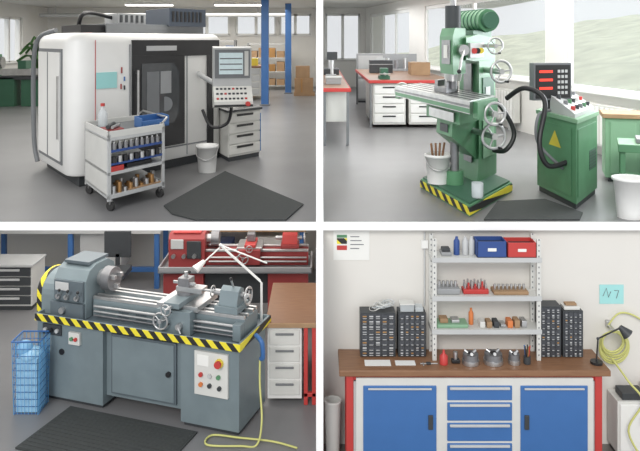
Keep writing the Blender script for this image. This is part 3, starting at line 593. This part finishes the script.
for k in range(14): b.tor((.02*(k%4)+.03*(k//4),.0,.022+.007*k*.5),(random.uniform(-.4,.4),random.uniform(-.4,.4),1),.05,.003,'clear' if k%2 else 'offwhite',n=14,m=5)
b.done()
b=B('clear_container',(.70,6.09,zb+.381)); b.box(0,.12,0,.1,0,.06,'clear'); b.box(.13,.20,0,.1,0,.04,'clear'); b.box(-.005,.125,-.005,.105,.06,.07,'offwhite'); b.done()
b=B('parts_tray',(2.12,6.08,zb+.401)); b.box(0,.14,0,.1,0,.03,'offwhite'); b.box(.02,.12,.02,.08,.03,.05,'cardboard'); b.done()
def chuck(x,y,r,nm='lathe_chuck'):
    b=B(nm,(x,y,zb),bevel=.002); b.cyl((0,0,0),(0,0,.035),r*1.0,'steel',n=28); b.cyl((0,0,.035),(0,0,.085),r*.9,'dsteel',n=28); b.cyl((0,0,.085),(0,0,.09),r*.3,'black',n=16)
    for k in range(3):
        a=k*2.094+.5; b.cyl((r*.35*math.cos(a),r*.35*math.sin(a),.085),(r*.75*math.cos(a),r*.75*math.sin(a),.10),.014,'steel',n=8)
    b.done()
chuck(1.28,5.95,.072); chuck(1.475,5.96,.082); chuck(1.65,5.95,.05)
b=B('oil_can',(1.05,5.94,zb),bevel=0); b.rev((0,0,0),[(.035,0),(.035,.07),(.012,.09),(.008,.12)],'red',16); b.done()
b=B('tool_holder',(1.12,5.94,zb)); b.box(0,.07,0,.05,0,.03,'black'); b.cyl((.035,.03,.03),(.035,.03,.09),.018,'steel',n=12); b.done()
b=B('screwdriver_stand',(1.76,5.95,zb)); b.cyl((0,0,0),(0,0,.06),.03,'dark')
for k in range(5): b.cyl((.012*math.cos(k*1.25),.012*math.sin(k*1.25),.05),(.025*math.cos(k*1.25),.02*math.sin(k*1.25),.15),.006,['red','dark','blue','black','copper'][k],n=6)
b.done()
b=B('paper_sheet',(.38,5.9,zb),bevel=0); b.box(0,.22,0,.11,0,.002,'paper'); b.box(.26,.43,.01,.1,0,.002,'paper'); b.done()
b=B('caliper',(.85,5.93,zb)); b.box(0,.15,0,.015,0,.008,'steel'); b.box(.02,.03,-.03,.03,0,.008,'steel'); b.box(.05,.09,-.01,.02,0,.015,'dark'); b.done()
b=B('wall_notice',(.12,6.24,0),bevel=0); b.box(0,.32,-.005,-.001,-.36,-.10,'paper'); b.box(.03,.12,-.008,-.005,-.16,-.135,'green'); b.box(.03,.12,-.008,-.005,-.215,-.165,'tape'); b.box(.03,.12,-.008,-.005,-.27,-.23,'red')
for k in range(4): b.box(.15,.15+.08+.02*(k%3),-.008,-.005,-.155-.035*k,-.148-.035*k,'mgrey')
b.done()
b=B('wall_sketch',(2.49,6.24,0),bevel=0); b.box(0,.215,-.005,-.001,-.75,-.58,'cyanpaper'); b.tube([(.03,-.007,-.68),(.06,-.007,-.61),(.08,-.007,-.69),(.1,-.007,-.64)],.003,'mgrey',n=5); b.tube([(.13,-.007,-.63),(.17,-.007,-.63),(.15,-.007,-.70)],.003,'mgrey',n=5); b.done()
b=B('wall_conduit',(.93,6.2,-.1),bevel=0); b.tube([(0,0.025,-.01),(0.0,.025,-.66)],.008,'lgrey'); b.box(-.03,.03,.01,.038,-.15,-.08,'white'); b.done()
b=B('air_hose',(2.5,6.1,zb),bevel=0); b.frame(O0)
for k in range(6): b.tor((2.55+.008*k,6.10+.012*k,-1.03-.015*k),(random.uniform(-.2,.2),1,random.uniform(-.1,.1)),.09+.010*k,.009,'ycable',n=28,m=6)
b.tube([(2.55,6.12,-1.18),(2.62,5.95,-1.3),(2.72,5.9,-1.45),(2.6,5.9,-1.7),(2.75,5.85,-1.98)],.009,'ycable',sub=6); b.tube([(2.55,6.2,-.93),(2.65,6.2,-.82),(2.8,6.2,-.85),(3.0,6.2,-1.0)],.008,'ycable',sub=6); b.done()
b=B('wall_hook',(2.56,6.2,-.92)); b.box(-.02,.02,.0,.038,-.03,.03,'steel'); b.box(-.015,.015,-.12,0,-.01,.0,'steel'); b.done()
b=B('desk_lamp',(2.35,5.95,zb),bevel=0); b.cyl((0,0,0),(0,0,.02),.05,'black'); b.tube([(0,0,.02),(.02,.02,.20),(.20,.0,.30)],.007,'black'); b.sph((.02,.02,.20),.013,'dark'); b.cyl((.20,0,.31),(.26,-.02,.25),.02,'dark',r2=.05); b.done()
b=B('waste_bin',(.11,6.0,ZL)); b.rev((0,0,0),[(.055,0),(.07,.5),(.075,.5),(.075,.52),(.06,.52),(.05,.03)],'offwhite'); b.done()
b=B('supply_cabinet',(2.55,6.0,ZL)); b.box(0,.45,0,.22,.05,.50,'offwhite'); b.box(.02,.215,-.012,0,.08,.48,'white'); b.box(.235,.43,-.012,0,.08,.48,'white'); b.box(.02,.43,.02,.2,0,.05,'dark'); b.box(.19,.21,-.03,-.012,.3,.38,'black'); b.done()
b=B('parts_tray',(2.6,6.02,ZL+.501)); b.box(0,.2,0,.15,0,.06,'dark'); b.box(.22,.34,.02,.15,0,.1,'cardboard'); b.done()

# ---------------------------------------------------------------- LIGHT
def area(name,loc,sx,sy,P,rot=(0,0,0),col=(1,1,1)):
    L=bpy.data.lights.new(name,'AREA'); L.shape='RECTANGLE'; L.size=sx; L.size_y=sy; L.energy=P; L.color=col
    o=bpy.data.objects.new(name,L); o.location=loc; o.rotation_euler=rot; bpy.context.scene.collection.objects.link(o)
area('ceiling_light_hall',(-3.5,12,2.55),5,8,330,col=(1,.97,.92)); area('ceiling_light_back',(-4,20.5,2.5),6,4,260,col=(1,.96,.90))
area('fill_light_mill',(2.2,9.5,2.55),3,5,110,col=(1,.97,.92)); area('fill_light_mill_back',(1.3,17,2.55),1.6,6,100)  # unseen fill lights added to brighten the deep milling room
area('fill_light_lathe',(-2.3,8.4,-.12),3.5,3.5,85,col=(1,.97,.92))  # added fill, hidden under the slab, to light the lower lathe room
area('daylight_window_right',(4.45,10.5,1.7),7,1.5,260,(math.radians(90),0,math.radians(80)),(.9,.95,1))
S=bpy.data.lights.new('sun','SUN'); S.energy=1.5; S.angle=math.radians(18); S.color=(1,.98,.95)
so=bpy.data.objects.new('sun',S); so.rotation_euler=(math.radians(58),0,math.radians(-14)); bpy.context.scene.collection.objects.link(so)
wd=bpy.data.worlds.new('sky'); bpy.context.scene.world=wd; wd.use_nodes=True
bg=wd.node_tree.nodes['Background']; bg.inputs['Color'].default_value=(.95,.97,1,1); bg.inputs['Strength'].default_value=.88
try: bpy.context.scene.view_settings.view_transform='Standard'
except Exception: pass
cam=bpy.data.cameras.new('camera'); co=bpy.data.objects.new('camera',cam); bpy.context.scene.collection.objects.link(co)
co.location=(0,0,1.6); co.rotation_euler=(math.radians(90),0,0); cam.sensor_width=36; cam.lens=700/640*36
cam.shift_y=-(225.5-40)/640; cam.clip_end=300
bpy.context.scene.camera=co
